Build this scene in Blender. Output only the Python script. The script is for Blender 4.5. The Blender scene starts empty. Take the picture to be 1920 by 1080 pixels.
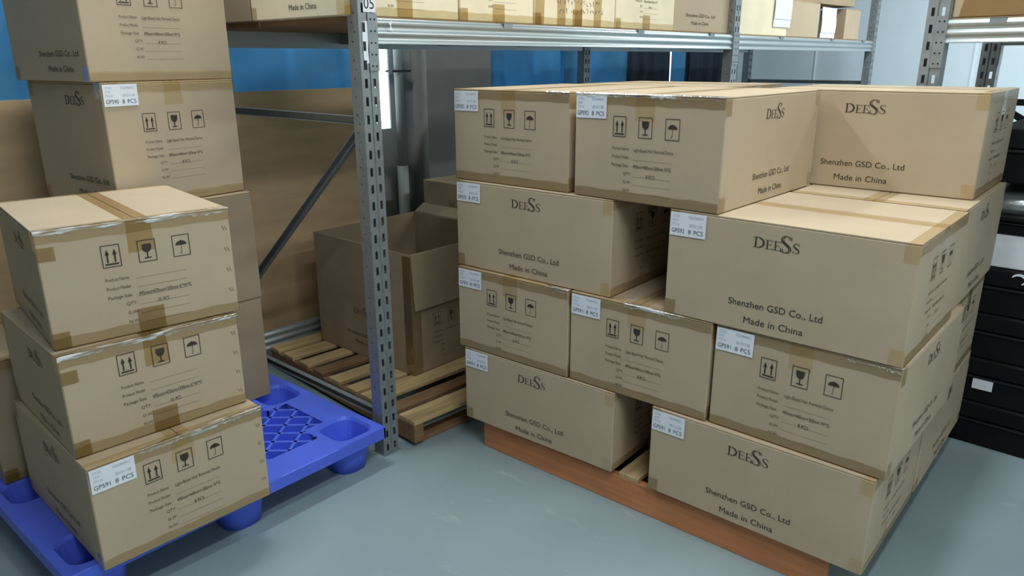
import bpy, math, random
from mathutils import Vector, Matrix
random.seed(7)
sc = bpy.context.scene
col = sc.collection
R = math.radians

# ------------------------------------------------------------------ camera
cam_d = bpy.data.cameras.new('camera'); cam = bpy.data.objects.new('camera', cam_d); col.objects.link(cam)
cam_d.sensor_width = 36; cam_d.lens = 1386.1/1920*36; cam_d.clip_start = .02
_y, _p, _r = .7033, .3005, -.0033
_f = Vector((-math.sin(_y)*math.cos(_p), math.cos(_y)*math.cos(_p), -math.sin(_p)))
_rt = Vector((math.cos(_y), math.sin(_y), 0)); _up = _rt.cross(_f)
_r2 = _rt*math.cos(_r)+_up*math.sin(_r); _u2 = -_rt*math.sin(_r)+_up*math.cos(_r)
m = Matrix((( _r2.x, _u2.x, -_f.x), (_r2.y, _u2.y, -_f.y), (_r2.z, _u2.z, -_f.z))).to_4x4()
cam.matrix_world = Matrix.Translation((1.8289, -1.8591, 1.4312)) @ m
sc.camera = cam
sc.view_settings.view_transform = 'Standard'; sc.view_settings.look = 'None'
sc.view_settings.gamma = 1; sc.view_settings.exposure = 0.0
w = bpy.data.worlds.new('world'); sc.world = w; w.use_nodes = True
w.node_tree.nodes['Background'].inputs[0].default_value = (.75, .85, 1, 1)
w.node_tree.nodes['Background'].inputs[1].default_value = .15

# ------------------------------------------------------------------ unseen overhead lamps, placed and powered to fit the brightness
def area(name, loc, sx, sy, power, colr=(.92, .985, 1.0), rot=(0, 0, 0)):
    l = bpy.data.lights.new(name, 'AREA'); l.shape = 'RECTANGLE'; l.size = sx; l.size_y = sy
    l.energy = power; l.color = colr
    o = bpy.data.objects.new(name, l); col.objects.link(o); o.location = loc; o.rotation_euler = rot
    return o
LAMPS = [(-.45, -.50, 32), (1.25, .65, 30), (1.95, -1.3, 35), (2.9, 2.6, 56), (.9, 3.9, 40), (3.1, 4.2, 56), (4.8, -2.0, 54)]  # an extra one near the end wall is added to brighten it
for x, y, e in LAMPS:
    area('fitted_overhead_light', (x, y, 2.93), .16, 1.25, e)

# ------------------------------------------------------------------ materials
def new_mat(name):
    m = bpy.data.materials.new(name); m.use_nodes = True
    nt = m.node_tree; b = nt.nodes['Principled BSDF']
    return m, nt, b
def srgb(r, g, b):
    f = lambda c: (c/255/12.92) if c/255 <= .04045 else ((c/255+.055)/1.055)**2.4
    return (f(r), f(g), f(b), 1)
def mat(name, c, rough=.6, metal=0, var=.12, scale=6, bump=0, bscale=200, spec=.5, detail=4, stretch=None, coat=0):
    m, nt, b = new_mat(name)
    b.inputs['Roughness'].default_value = rough; b.inputs['Metallic'].default_value = metal
    b.inputs['Specular IOR Level'].default_value = spec
    if coat: b.inputs['Coat Weight'].default_value = coat
    tc = nt.nodes.new('ShaderNodeTexCoord'); src = tc.outputs['Object']
    if stretch:
        mp = nt.nodes.new('ShaderNodeMapping'); mp.inputs['Scale'].default_value = stretch
        nt.links.new(src, mp.inputs[0]); src = mp.outputs[0]
    n = nt.nodes.new('ShaderNodeTexNoise'); n.inputs['Scale'].default_value = scale; n.inputs['Detail'].default_value = detail
    nt.links.new(src, n.inputs['Vector'])
    cr = nt.nodes.new('ShaderNodeValToRGB')
    cr.color_ramp.elements[0].position = .3; cr.color_ramp.elements[1].position = .7
    cr.color_ramp.elements[0].color = tuple(v*(1-var) for v in c[:3])+(1,)
    cr.color_ramp.elements[1].color = tuple(min(1, v*(1+var)) for v in c[:3])+(1,)
    nt.links.new(n.outputs['Fac'], cr.inputs[0]); nt.links.new(cr.outputs[0], b.inputs['Base Color'])
    if bump:
        n2 = nt.nodes.new('ShaderNodeTexNoise'); n2.inputs['Scale'].default_value = bscale; n2.inputs['Detail'].default_value = 3
        nt.links.new(src, n2.inputs['Vector'])
        bp = nt.nodes.new('ShaderNodeBump'); bp.inputs['Strength'].default_value = bump; bp.inputs['Distance'].default_value = .002
        nt.links.new(n2.outputs['Fac'], bp.inputs['Height']); nt.links.new(bp.outputs[0], b.inputs['Normal'])
    return m
def tape_mat(name, tint, gloss=.22, rough=.16, bump=.5, bscale=60):
    m, nt, b = new_mat(name); nt.nodes.remove(b)
    out = nt.nodes['Material Output']
    tr = nt.nodes.new('ShaderNodeBsdfTransparent'); tr.inputs[0].default_value = tint
    gl = nt.nodes.new('ShaderNodeBsdfGlossy'); gl.inputs['Roughness'].default_value = rough
    lw = nt.nodes.new('ShaderNodeFresnel'); lw.inputs[0].default_value = 1.45
    ml = nt.nodes.new('ShaderNodeMath'); ml.operation = 'MULTIPLY'; ml.inputs[1].default_value = gloss*4
    mx = nt.nodes.new('ShaderNodeMixShader')
    tc = nt.nodes.new('ShaderNodeTexCoord')
    n = nt.nodes.new('ShaderNodeTexNoise'); n.inputs['Scale'].default_value = bscale; n.inputs['Detail'].default_value = 3
    bp = nt.nodes.new('ShaderNodeBump'); bp.inputs['Strength'].default_value = bump; bp.inputs['Distance'].default_value = .004
    nt.links.new(tc.outputs['Object'], n.inputs['Vector']); nt.links.new(n.outputs['Fac'], bp.inputs['Height'])
    nt.links.new(bp.outputs[0], gl.inputs['Normal'])
    nt.links.new(lw.outputs[0], ml.inputs[0]); nt.links.new(ml.outputs[0], mx.inputs[0])
    nt.links.new(tr.outputs[0], mx.inputs[1]); nt.links.new(gl.outputs[0], mx.inputs[2])
    nt.links.new(mx.outputs[0], out.inputs['Surface'])
    return m
M = {}
M['card'] = mat('cardboard', srgb(190, 170, 143), .72, var=.05, scale=5, bump=.12, bscale=260, spec=.25)
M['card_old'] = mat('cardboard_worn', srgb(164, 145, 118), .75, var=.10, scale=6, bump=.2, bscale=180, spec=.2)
M['card_pale'] = mat('cardboard_pale', srgb(244, 228, 196), .72, var=.06, scale=7, bump=.12, spec=.25)
M['card_in'] = mat('cardboard_core', srgb(172, 140, 98), .8, var=.12, scale=20)
M['tape'] = tape_mat('brown_parcel_tape', (.97, .93, .83, 1), gloss=.12)
M['tape_dark'] = tape_mat('brown_parcel_tape_double', (.86, .78, .62, 1), gloss=.12)
M['film'] = tape_mat('clear_film_glint_streaks', (.99, .99, .98, 1), gloss=.35, rough=.2, bump=.8, bscale=45)
def film_glint_mat():
    m = M['film']; nt = m.node_tree; out = nt.nodes['Material Output']; src = out.inputs['Surface'].links[0].from_socket
    df = nt.nodes.new('ShaderNodeBsdfDiffuse'); df.inputs[0].default_value = (.93, .95, .96, 1)  # whitish diffuse streaks paint glints onto the wrinkled clear tape
    tc = nt.nodes.new('ShaderNodeTexCoord'); mp = nt.nodes.new('ShaderNodeMapping'); mp.inputs['Scale'].default_value = (9, 60, 60)
    n = nt.nodes.new('ShaderNodeTexNoise'); n.inputs['Scale'].default_value = 1.6; n.inputs['Detail'].default_value = 5
    cr = nt.nodes.new('ShaderNodeValToRGB'); cr.color_ramp.elements[0].position = .50; cr.color_ramp.elements[1].position = .66
    cr.color_ramp.elements[1].color = (.75, .75, .75, 1)
    mx = nt.nodes.new('ShaderNodeMixShader'); nt.links.new(tc.outputs['Object'], mp.inputs[0]); nt.links.new(mp.outputs[0], n.inputs[0])
    nt.links.new(n.outputs['Fac'], cr.inputs[0]); nt.links.new(cr.outputs[0], mx.inputs[0]); nt.links.new(src, mx.inputs[1]); nt.links.new(df.outputs[0], mx.inputs[2])
    nt.links.new(mx.outputs[0], out.inputs['Surface'])
film_glint_mat()
M['ink'] = mat('printing_ink', srgb(60, 53, 47), .75, var=.15, scale=90)
M['ink_soft'] = mat('small_printing_ink', srgb(92, 80, 64), .8, var=.15, scale=120)
M['ink_red'] = mat('reddish_ink', srgb(120, 60, 45), .8, var=.15, scale=90)
M['paper'] = mat('label_paper', srgb(238, 240, 246), .5, var=.02, scale=30)
M['ink_blue'] = mat('label_ink', srgb(86, 92, 112), .6, var=.1, scale=90)
M['ink_faint'] = mat('label_faint_ink', srgb(168, 178, 200), .6, var=.1, scale=90)
M['steel'] = mat('galvanised_steel', srgb(150, 156, 158), .5, metal=.55, var=.10, scale=30, bump=.05, spec=.5)
M['steel_beam'] = mat('galvanised_beam', srgb(178, 186, 188), .34, metal=.6, var=.06, scale=14, spec=.6, stretch=(1, .15, 1))
M['blue'] = mat('blue_plastic', srgb(84, 110, 232), .42, var=.05, scale=8, bump=.15, bscale=120, spec=.5)
M['wood'] = mat('pallet_wood', srgb(196, 168, 122), .8, var=.16, scale=5, bump=.4, bscale=60, stretch=(14, 1.2, 14), spec=.2)
M['wood_dark'] = mat('pallet_wood_weathered', srgb(140, 108, 78), .82, var=.2, scale=5, bump=.4, bscale=60, stretch=(14, 1.2, 14), spec=.2)
M['wood_red'] = mat('pallet_wood_reddish', srgb(205, 135, 92), .75, var=.16, scale=4, bump=.3, bscale=60, stretch=(1.2, 12, 12), spec=.25)
M['ply'] = mat('plywood', srgb(204, 174, 134), .8, var=.12, scale=3, stretch=(1, 1, 5), spec=.2)
M['ply_dark'] = mat('deck_board', srgb(150, 122, 90), .8, var=.15, scale=4, spec=.2)
M['fabric'] = mat('blue_tarp', srgb(92, 148, 180), .65, var=.12, scale=4, bump=.3, bscale=14, spec=.3)
_nt = M['fabric'].node_tree; _tr = _nt.nodes.new('ShaderNodeBsdfTranslucent'); _mx = _nt.nodes.new('ShaderNodeMixShader'); _mx.inputs[0].default_value = .45
_b = _nt.nodes['Principled BSDF']; _nt.links.new(_b.inputs['Base Color'].links[0].from_socket, _tr.inputs[0])
_nt.links.new(_b.outputs[0], _mx.inputs[1]); _nt.links.new(_tr.outputs[0], _mx.inputs[2]); _nt.links.new(_mx.outputs[0], _nt.nodes['Material Output'].inputs['Surface'])
M['navy'] = mat('navy_curtain', srgb(34, 44, 60), .8, var=.2, scale=5)
M['wall'] = mat('painted_wall', srgb(218, 232, 240), .55, var=.02, scale=3, spec=.3)
M['wall_grey'] = mat('grey_plaster', srgb(150, 156, 156), .7, var=.05, scale=4, bump=.1, bscale=40, spec=.3)
M['pillar'] = mat('brown_grey_plaster', srgb(140, 138, 134), .75, var=.06, scale=6, spec=.2)
M['ceil'] = mat('ceiling_paint', srgb(225, 228, 226), .8, var=.02)
M['black'] = mat('black_case', srgb(15, 14, 16), .65, var=.3, scale=8, bump=.15, bscale=140, spec=.2)
M['black_gloss'] = mat('black_case_edge', srgb(24, 24, 27), .5, var=.2, scale=8)
M['silver'] = mat('silver_foil', srgb(205, 210, 212), .25, metal=.8, var=.12, scale=12, bump=1.0, bscale=22)
M['pipe'] = mat('pipe_plastic', srgb(178, 184, 178), .5, var=.04)
M['seam'] = mat('panel_joint', srgb(232, 240, 246), .5, var=.02)
M['dark'] = mat('dark_metal', srgb(38, 40, 46), .5, metal=.4, var=.15)
# floor: grey-blue epoxy with scuffs
def floor_mat():
    m, nt, b = new_mat('epoxy_floor')
    tc = nt.nodes.new('ShaderNodeTexCoord')
    n1 = nt.nodes.new('ShaderNodeTexNoise'); n1.inputs['Scale'].default_value = 1.3; n1.inputs['Detail'].default_value = 6
    n2 = nt.nodes.new('ShaderNodeTexNoise'); n2.inputs['Scale'].default_value = 7; n2.inputs['Detail'].default_value = 8; n2.inputs['Roughness'].default_value = .7
    mp = nt.nodes.new('ShaderNodeMapping'); mp.inputs['Rotation'].default_value = (0, 0, .6); mp.inputs['Scale'].default_value = (.5, 1.8, 1)
    nt.links.new(tc.outputs['Object'], n1.inputs[0]); nt.links.new(tc.outputs['Object'], mp.inputs[0]); nt.links.new(mp.outputs[0], n2.inputs[0])
    r1 = nt.nodes.new('ShaderNodeValToRGB'); r1.color_ramp.elements[0].color = srgb(137, 155, 160); r1.color_ramp.elements[1].color = srgb(152, 169, 174)
    r1.color_ramp.elements[0].position = .35; r1.color_ramp.elements[1].position = .65
    r2 = nt.nodes.new('ShaderNodeValToRGB'); r2.color_ramp.elements[0].position = .60; r2.color_ramp.elements[1].position = .74
    r2.color_ramp.elements[0].color = (0, 0, 0, 1); r2.color_ramp.elements[1].color = (.55, .55, .55, 1)
    mx = nt.nodes.new('ShaderNodeMix'); mx.data_type = 'RGBA'; mx.inputs['B'].default_value = srgb(196, 206, 204)
    nt.links.new(n1.outputs['Fac'], r1.inputs[0]); nt.links.new(n2.outputs['Fac'], r2.inputs[0])
    nt.links.new(r1.outputs[0], mx.inputs['A']); nt.links.new(r2.outputs[0], mx.inputs['Factor']); nt.links.new(mx.outputs['Result'], b.inputs['Base Color'])
    b.inputs['Roughness'].default_value = .42; b.inputs['Specular IOR Level'].default_value = .35
    bp = nt.nodes.new('ShaderNodeBump'); bp.inputs['Strength'].default_value = .08; bp.inputs['Distance'].default_value = .003
    nt.links.new(n2.outputs['Fac'], bp.inputs['Height']); nt.links.new(bp.outputs[0], b.inputs['Normal'])
    return m
M['floor'] = floor_mat()
def emis(name, c, s):
    m, nt, b = new_mat(name); b.inputs['Base Color'].default_value = c
    b.inputs['Emission Color'].default_value = c; b.inputs['Emission Strength'].default_value = s
    return m
M['daylight'] = emis('daylight_pane', (.80, .95, 1, 1), 2.2)

# ------------------------------------------------------------------ mesh builder
class MB:
    def __init__(s): s.v = []; s.f = []
    def add(s, vs, fs):
        o = len(s.v); s.v += [tuple(v) for v in vs]; s.f += [tuple(i+o for i in f) for f in fs]
    def box(s, a, b, bev=0, rot=None, ctr=None):
        x0, y0, z0 = a; x1, y1, z1 = b
        if not bev:
            vs = [(x, y, z) for z in (z0, z1) for y in (y0, y1) for x in (x0, x1)]
            fs = [(0, 2, 3, 1), (4, 5, 7, 6), (0, 1, 5, 4), (2, 6, 7, 3), (0, 4, 6, 2), (1, 3, 7, 5)]
        else:                                   # chamfered box, 24 vertices
            vs = []; idx = {}
            for i, X in enumerate((x0, x1)):
                for j, Y in enumerate((y0, y1)):
                    for k, Z in enumerate((z0, z1)):
                        sx = bev if i == 0 else -bev; sy = bev if j == 0 else -bev; sz = bev if k == 0 else -bev
                        idx[i, j, k, 'x'] = len(vs); vs.append((X, Y+sy, Z+sz))
                        idx[i, j, k, 'y'] = len(vs); vs.append((X+sx, Y, Z+sz))
                        idx[i, j, k, 'z'] = len(vs); vs.append((X+sx, Y+sy, Z))
            fs = []
            for i in (0, 1):
                q = [idx[i, 0, 0, 'x'], idx[i, 1, 0, 'x'], idx[i, 1, 1, 'x'], idx[i, 0, 1, 'x']]; fs.append(q if i else q[::-1])
                q = [idx[0, i, 0, 'y'], idx[1, i, 0, 'y'], idx[1, i, 1, 'y'], idx[0, i, 1, 'y']]; fs.append(q if not i else q[::-1])
                q = [idx[0, 0, i, 'z'], idx[1, 0, i, 'z'], idx[1, 1, i, 'z'], idx[0, 1, i, 'z']]; fs.append(q if i else q[::-1])
            for i in (0, 1):
                for j in (0, 1):
                    fs.append([idx[i, j, 0, 'x'], idx[i, j, 0, 'y'], idx[i, j, 1, 'y'], idx[i, j, 1, 'x']])
                    fs.append([idx[i, 0, j, 'x'], idx[i, 0, j, 'z'], idx[i, 1, j, 'z'], idx[i, 1, j, 'x']])
                    fs.append([idx[0, i, j, 'y'], idx[0, i, j, 'z'], idx[1, i, j, 'z'], idx[1, i, j, 'y']])
                    for k in (0, 1): fs.append([idx[i, j, k, 'x'], idx[i, j, k, 'y'], idx[i, j, k, 'z']])
        if rot is not None:
            c = Vector(ctr) if ctr else (Vector(a)+Vector(b))/2
            vs = [tuple(rot @ (Vector(v)-c)+c) for v in vs]
        s.add(vs, fs)
    def bar(s, p, q, wd, ht, up=(0, 0, 1)):     # rectangular bar between two points
        p = Vector(p); q = Vector(q); d = (q-p).normalized(); up = Vector(up)
        sd = d.cross(up).normalized(); u = sd.cross(d)
        vs = [e+sd*a*wd/2+u*b*ht/2 for e in (p, q) for a, b in ((-1, -1), (1, -1), (1, 1), (-1, 1))]
        s.add(vs, [(0, 1, 2, 3), (7, 6, 5, 4), (0, 4, 5, 1), (1, 5, 6, 2), (2, 6, 7, 3), (3, 7, 4, 0)])
    def prism(s, prof, axis, a, b):             # profile (closed 2-D) swept along axis 'x','y','z'
        n = len(prof)
        def P(u, v, t): return {'x': (t, u, v), 'y': (u, t, v), 'z': (u, v, t)}[axis]
        vs = [P(u, v, a) for u, v in prof]+[P(u, v, b) for u, v in prof]
        s.add(vs, [tuple(range(n))[::-1], tuple(range(n, 2*n))]+[(i, (i+1) % n, (i+1) % n+n, i+n) for i in range(n)])
    def loft(s, rings, cap0=True, cap1=True):
        n = len(rings[0]); vs = [v for r in rings for v in r]; fs = []
        for k in range(len(rings)-1):
            fs += [(k*n+i, k*n+(i+1) % n, (k+1)*n+(i+1) % n, (k+1)*n+i) for i in range(n)]
        if cap0: fs.append(tuple(range(n))[::-1])
        if cap1: fs.append(tuple((len(rings)-1)*n+i for i in range(n)))
        s.add(vs, fs)
    def tube(s, p, q, r, n=14, r2=None):
        p = Vector(p); q = Vector(q); d = (q-p).normalized(); a = d.orthogonal().normalized(); b = d.cross(a)
        s.loft([[e+(a*math.cos(t*2*math.pi/n)+b*math.sin(t*2*math.pi/n))*rr for t in range(n)] for e, rr in ((p, r), (q, r2 or r))])
    def quad(s, *vs): s.add(vs, [tuple(range(len(vs)))])
    def build(s, name, material, parent=None, smooth=False, fix=True):
        me = bpy.data.meshes.new(name); me.from_pydata(s.v, [], s.f)
        if fix:
            import bmesh
            bm = bmesh.new(); bm.from_mesh(me); bmesh.ops.recalc_face_normals(bm, faces=bm.faces); bm.to_mesh(me); bm.free()
        me.materials.append(M[material] if isinstance(material, str) else material)
        if smooth: me.polygons.foreach_set('use_smooth', [True]*len(me.polygons))
        return link(name, me, parent)
def link(name, me, parent=None):
    o = bpy.data.objects.new(name, me); col.objects.link(o)
    if parent: o.parent = parent
    return o
def empty(name, loc, rz=0, label=None, cat=None, group=None):
    o = bpy.data.objects.new(name, None); o.empty_display_size = .1; col.objects.link(o)
    o.location = loc; o.rotation_euler = (0, 0, rz)
    return tag(o, label, cat, group)
def tag(o, label=None, cat=None, group=None, kind=None):
    if label: o['label'] = label
    if cat: o['category'] = cat
    if group: o['group'] = group
    if kind: o['kind'] = kind
    return o
def struct(mb, name, material, parent=None):
    o = mb.build(name, material, parent)
    if not parent: o['kind'] = 'structure'
    return o

# ------------------------------------------------------------------ lettering (flat geometry, laid out in x to the right, y up)
_tc = {}
def text_geo(txt):
    if txt in _tc: return _tc[txt]
    c = bpy.data.curves.new('lettering', 'FONT'); c.body = txt; c.size = 1; c.resolution_u = 3
    o = bpy.data.objects.new('lettering', c); col.objects.link(o)
    dg = bpy.context.evaluated_depsgraph_get(); dg.update()
    me = o.evaluated_get(dg).to_mesh()
    vs = [(v.co.x, v.co.y) for v in me.vertices]; fs = [tuple(p.vertices) for p in me.polygons]
    o.evaluated_get(dg).to_mesh_clear(); bpy.data.objects.remove(o); bpy.data.curves.remove(c)
    x0 = min(v[0] for v in vs); x1 = max(v[0] for v in vs)
    _tc[txt] = ([(x-x0, y) for x, y in vs], fs, x1-x0)
    return _tc[txt]
class Flat:                                     # 2-D ink collected in face coordinates u (right), v (down from the top edge)
    def __init__(s): s.v = []; s.f = []
    def add(s, pts, fs): o = len(s.v); s.v += pts; s.f += [tuple(i+o for i in f) for f in fs]
    def text(s, txt, u, v, width=None, h=.01, right=False):
        g, fs, wd = text_geo(txt); sy = h/.70; sx = width/wd if width else sy
        if right: u -= wd*sx
        s.add([(u+x*sx, v-y*sy) for x, y in g], fs)
    def poly(s, pts): s.add(list(pts), [tuple(range(len(pts)))])
    def rect(s, u0, v0, u1, v1): s.poly([(u0, v0), (u1, v0), (u1, v1), (u0, v1)])
    def frame(s, u0, v0, u1, v1, t):
        s.rect(u0, v0, u1, v0+t); s.rect(u0, v1-t, u1, v1); s.rect(u0, v0+t, u0+t, v1-t); s.rect(u1-t, v0+t, u1, v1-t)
    def stroke(s, pts, wd):                     # polyline with width per point
        L = []; Rr = []
        for i, (x, y) in enumerate(pts):
            a = pts[max(0, i-1)]; b = pts[min(len(pts)-1, i+1)]
            dx, dy = b[0]-a[0], b[1]-a[1]; l = math.hypot(dx, dy) or 1; nx, ny = -dy/l, dx/l
            ww = wd[i] if isinstance(wd, (list, tuple)) else wd
            L.append((x+nx*ww/2, y+ny*ww/2)); Rr.append((x-nx*ww/2, y-ny*ww/2))
        n = len(pts); s.add(L+Rr, [(i, i+1, n+i+1, n+i) for i in range(n-1)])
    def mesh(s, name, material, fn):            # fn maps (u, v) to a 3-D point
        me = bpy.data.meshes.new(name); me.from_pydata([fn(u, v) for u, v in s.v], [], s.f)
        me.materials.append(M[material]); return me

def serif_D(F, x, y, w_, h):                    # y = baseline v, letters grow upward (smaller v)
    F.rect(x+.16*w_, y-h, x+.30*w_, y); F.rect(x, y-h, x+.42*w_, y-h+.035*h); F.rect(x, y-.035*h, x+.42*w_, y)
    pts = []; wd = []
    for i in range(13):
        t = -math.pi/2+math.pi*i/12
        pts.append((x+.36*w_+.56*w_*math.cos(t), y-h/2+.48*h*math.sin(t))); wd.append((.04+.13*abs(math.cos(t)))*w_)
    F.stroke(pts, wd)
def serif_E(F, x, y, w_, h):
    F.rect(x+.18*w_, y-h, x+.34*w_, y)
    F.rect(x, y-h, x+.9*w_, y-h+.045*h); F.rect(x, y-.045*h, x+.95*w_, y); F.rect(x+.3*w_, y-.54*h, x+.74*w_, y-.49*h)
    F.rect(x+.84*w_, y-h, x+.90*w_, y-.8*h); F.rect(x+.89*w_, y-.22*h, x+.95*w_, y); F.rect(x+.70*w_, y-.62*h, x+.75*w_, y-.40*h)
def serif_S(F, x, y, w_, h, dx=0, thick=.17):
    P = [(.86, .80), (.80, .92), (.62, .985), (.42, .985), (.24, .91), (.15, .77), (.22, .64), (.40, .55), (.60, .46), (.80, .36), (.88, .22), (.80, .09), (.60, .015), (.38, .015), (.20, .08), (.12, .22)]
    Wd = [.05, .05, .06, .08, .11, .15, .17, .19, .19, .17, .15, .11, .08, .06, .05, .05]
    F.stroke([(x+(a+dx)*w_, y-b*h) for a, b in P], [k*w_*thick/.17 for k in Wd])
    F.rect(x+(.83+dx)*w_, y-.97*h, x+(.89+dx)*w_, y-.76*h); F.rect(x+(.09+dx)*w_, y-.26*h, x+(.15+dx)*w_, y-.03*h)
def brand(F, u=.252, v=.070, k=1):
    serif_D(F, u, v, .031*k, .0285*k); serif_E(F, u+.033*k, v, .021*k, .0245*k); serif_E(F, u+.0545*k, v, .021*k, .0245*k)
    serif_S(F, u+.070*k, v+.003*k, .030*k, .045*k, 0, .12); serif_S(F, u+.070*k, v+.003*k, .030*k, .045*k, .16, .09)
    serif_S(F, u+.104*k, v, .020*k, .026*k)
def company(F, u=.197, v=.238, k=1):
    F.text('Shenzhen GSD Co., Ltd', u, v, .255*k, .0185*k)
def origin(F, u=.197, v=.238, k=1): F.text('Made in China', u+.048*k, v+.046*k, .162*k, .0185*k)
def icons(F, u=.139, v=.062, k=1, only=None):
    W_, H_ = .045*k, .059*k
    for i in (range(3) if only is None else (only,)):
        a = u+i*.087*k; F.frame(a, v, a+W_, v+H_, .0019*k); c = a+W_/2
        if i == 0:
            for sx in (-.009*k, .009*k):
                F.rect(c+sx-.0019*k, v+.022*k, c+sx+.0019*k, v+.046*k); F.poly([(c+sx-.0052*k, v+.026*k), (c+sx, v+.011*k), (c+sx+.0052*k, v+.026*k)])
            F.rect(c-.016*k, v+.0485*k, c+.016*k, v+.0525*k)
        elif i == 1:
            P = [(-.0115, .011), (.0115, .011), (.0115, .022), (.009, .029), (.004, .033), (-.004, .033), (-.009, .029), (-.0115, .022)]
            F.poly([(c+x*k, v+y*k) for x, y in P]); F.rect(c-.0016*k, v+.032*k, c+.0016*k, v+.048*k); F.rect(c-.009*k, v+.047*k, c+.009*k, v+.050*k)
        else:
            F.poly([(c+.0145*k*math.cos(t*math.pi/10), v+.028*k-.012*k*math.sin(t*math.pi/10)) for t in range(11)])
            F.rect(c-.0006*k, v+.014*k, c+.0006*k, v+.050*k); F.rect(c-.005*k, v+.049*k, c, v+.0505*k)
def info(F, du=0, dv=0, blank=False):
    for i, t in enumerate(('Product Name:', 'Product Model:', 'Package Size:')):
        F.text(t, .139+du, .158+.024*i+dv, .058, .0088)
    for i, t in enumerate(('QTY:', 'G.W:', 'N.W:')):
        F.text(t, .206+du, .229+.0245*i+dv, None, .0085, right=True)
    for i in range(6):
        if blank or i not in (0, 2): F.rect(.212+du, .160+.0242*i+dv, .340+du, .1606+.0242*i+dv)
    if not blank: F.text('Light-Based Hair Removal Device', .213+du, .160+dv, .130, .0100)
def info_bold(F, du=0, dv=0, blank=False):
    F.text('490mm×440mm×300mm W*G' if not blank else '495mm×470mm×300mm K*W*G', .213+du, .208+dv, .124 if not blank else .135, .0105)
    F.text('8 PCS' if not blank else '10  PCS', .258+du, .234+dv, .028, .010)

CW, CL, CH = .489, .650, .308
def fn_end(wd, ln, h, side=-1):                 # end faces: normal -y (side -1) or +y
    e = .0012
    if side < 0: return lambda u, v: (-wd/2+u, -ln/2-e, h-v)
    return lambda u, v: (wd/2-u, ln/2+e, h-v)
def fn_long(wd, ln, h, side=-1):                # long faces: normal -x (side -1) or +x
    e = .0012
    if side < 0: return lambda u, v: (-wd/2-e, ln/2-u, h-v)
    return lambda u, v: (wd/2+e, -ln/2+u, h-v)
def ink_mesh(name, material, draws):            # several faces printed, one mesh
    V = []; Fc = []
    for draw, fn in draws:
        F = Flat(); draw(F); o = len(V); V += [fn(u, v) for u, v in F.v]; Fc += [tuple(i+o for i in f) for f in F.f]
    me = bpy.data.meshes.new(name); me.from_pydata(V, [], Fc); me.materials.append(M[material]); return me

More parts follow.
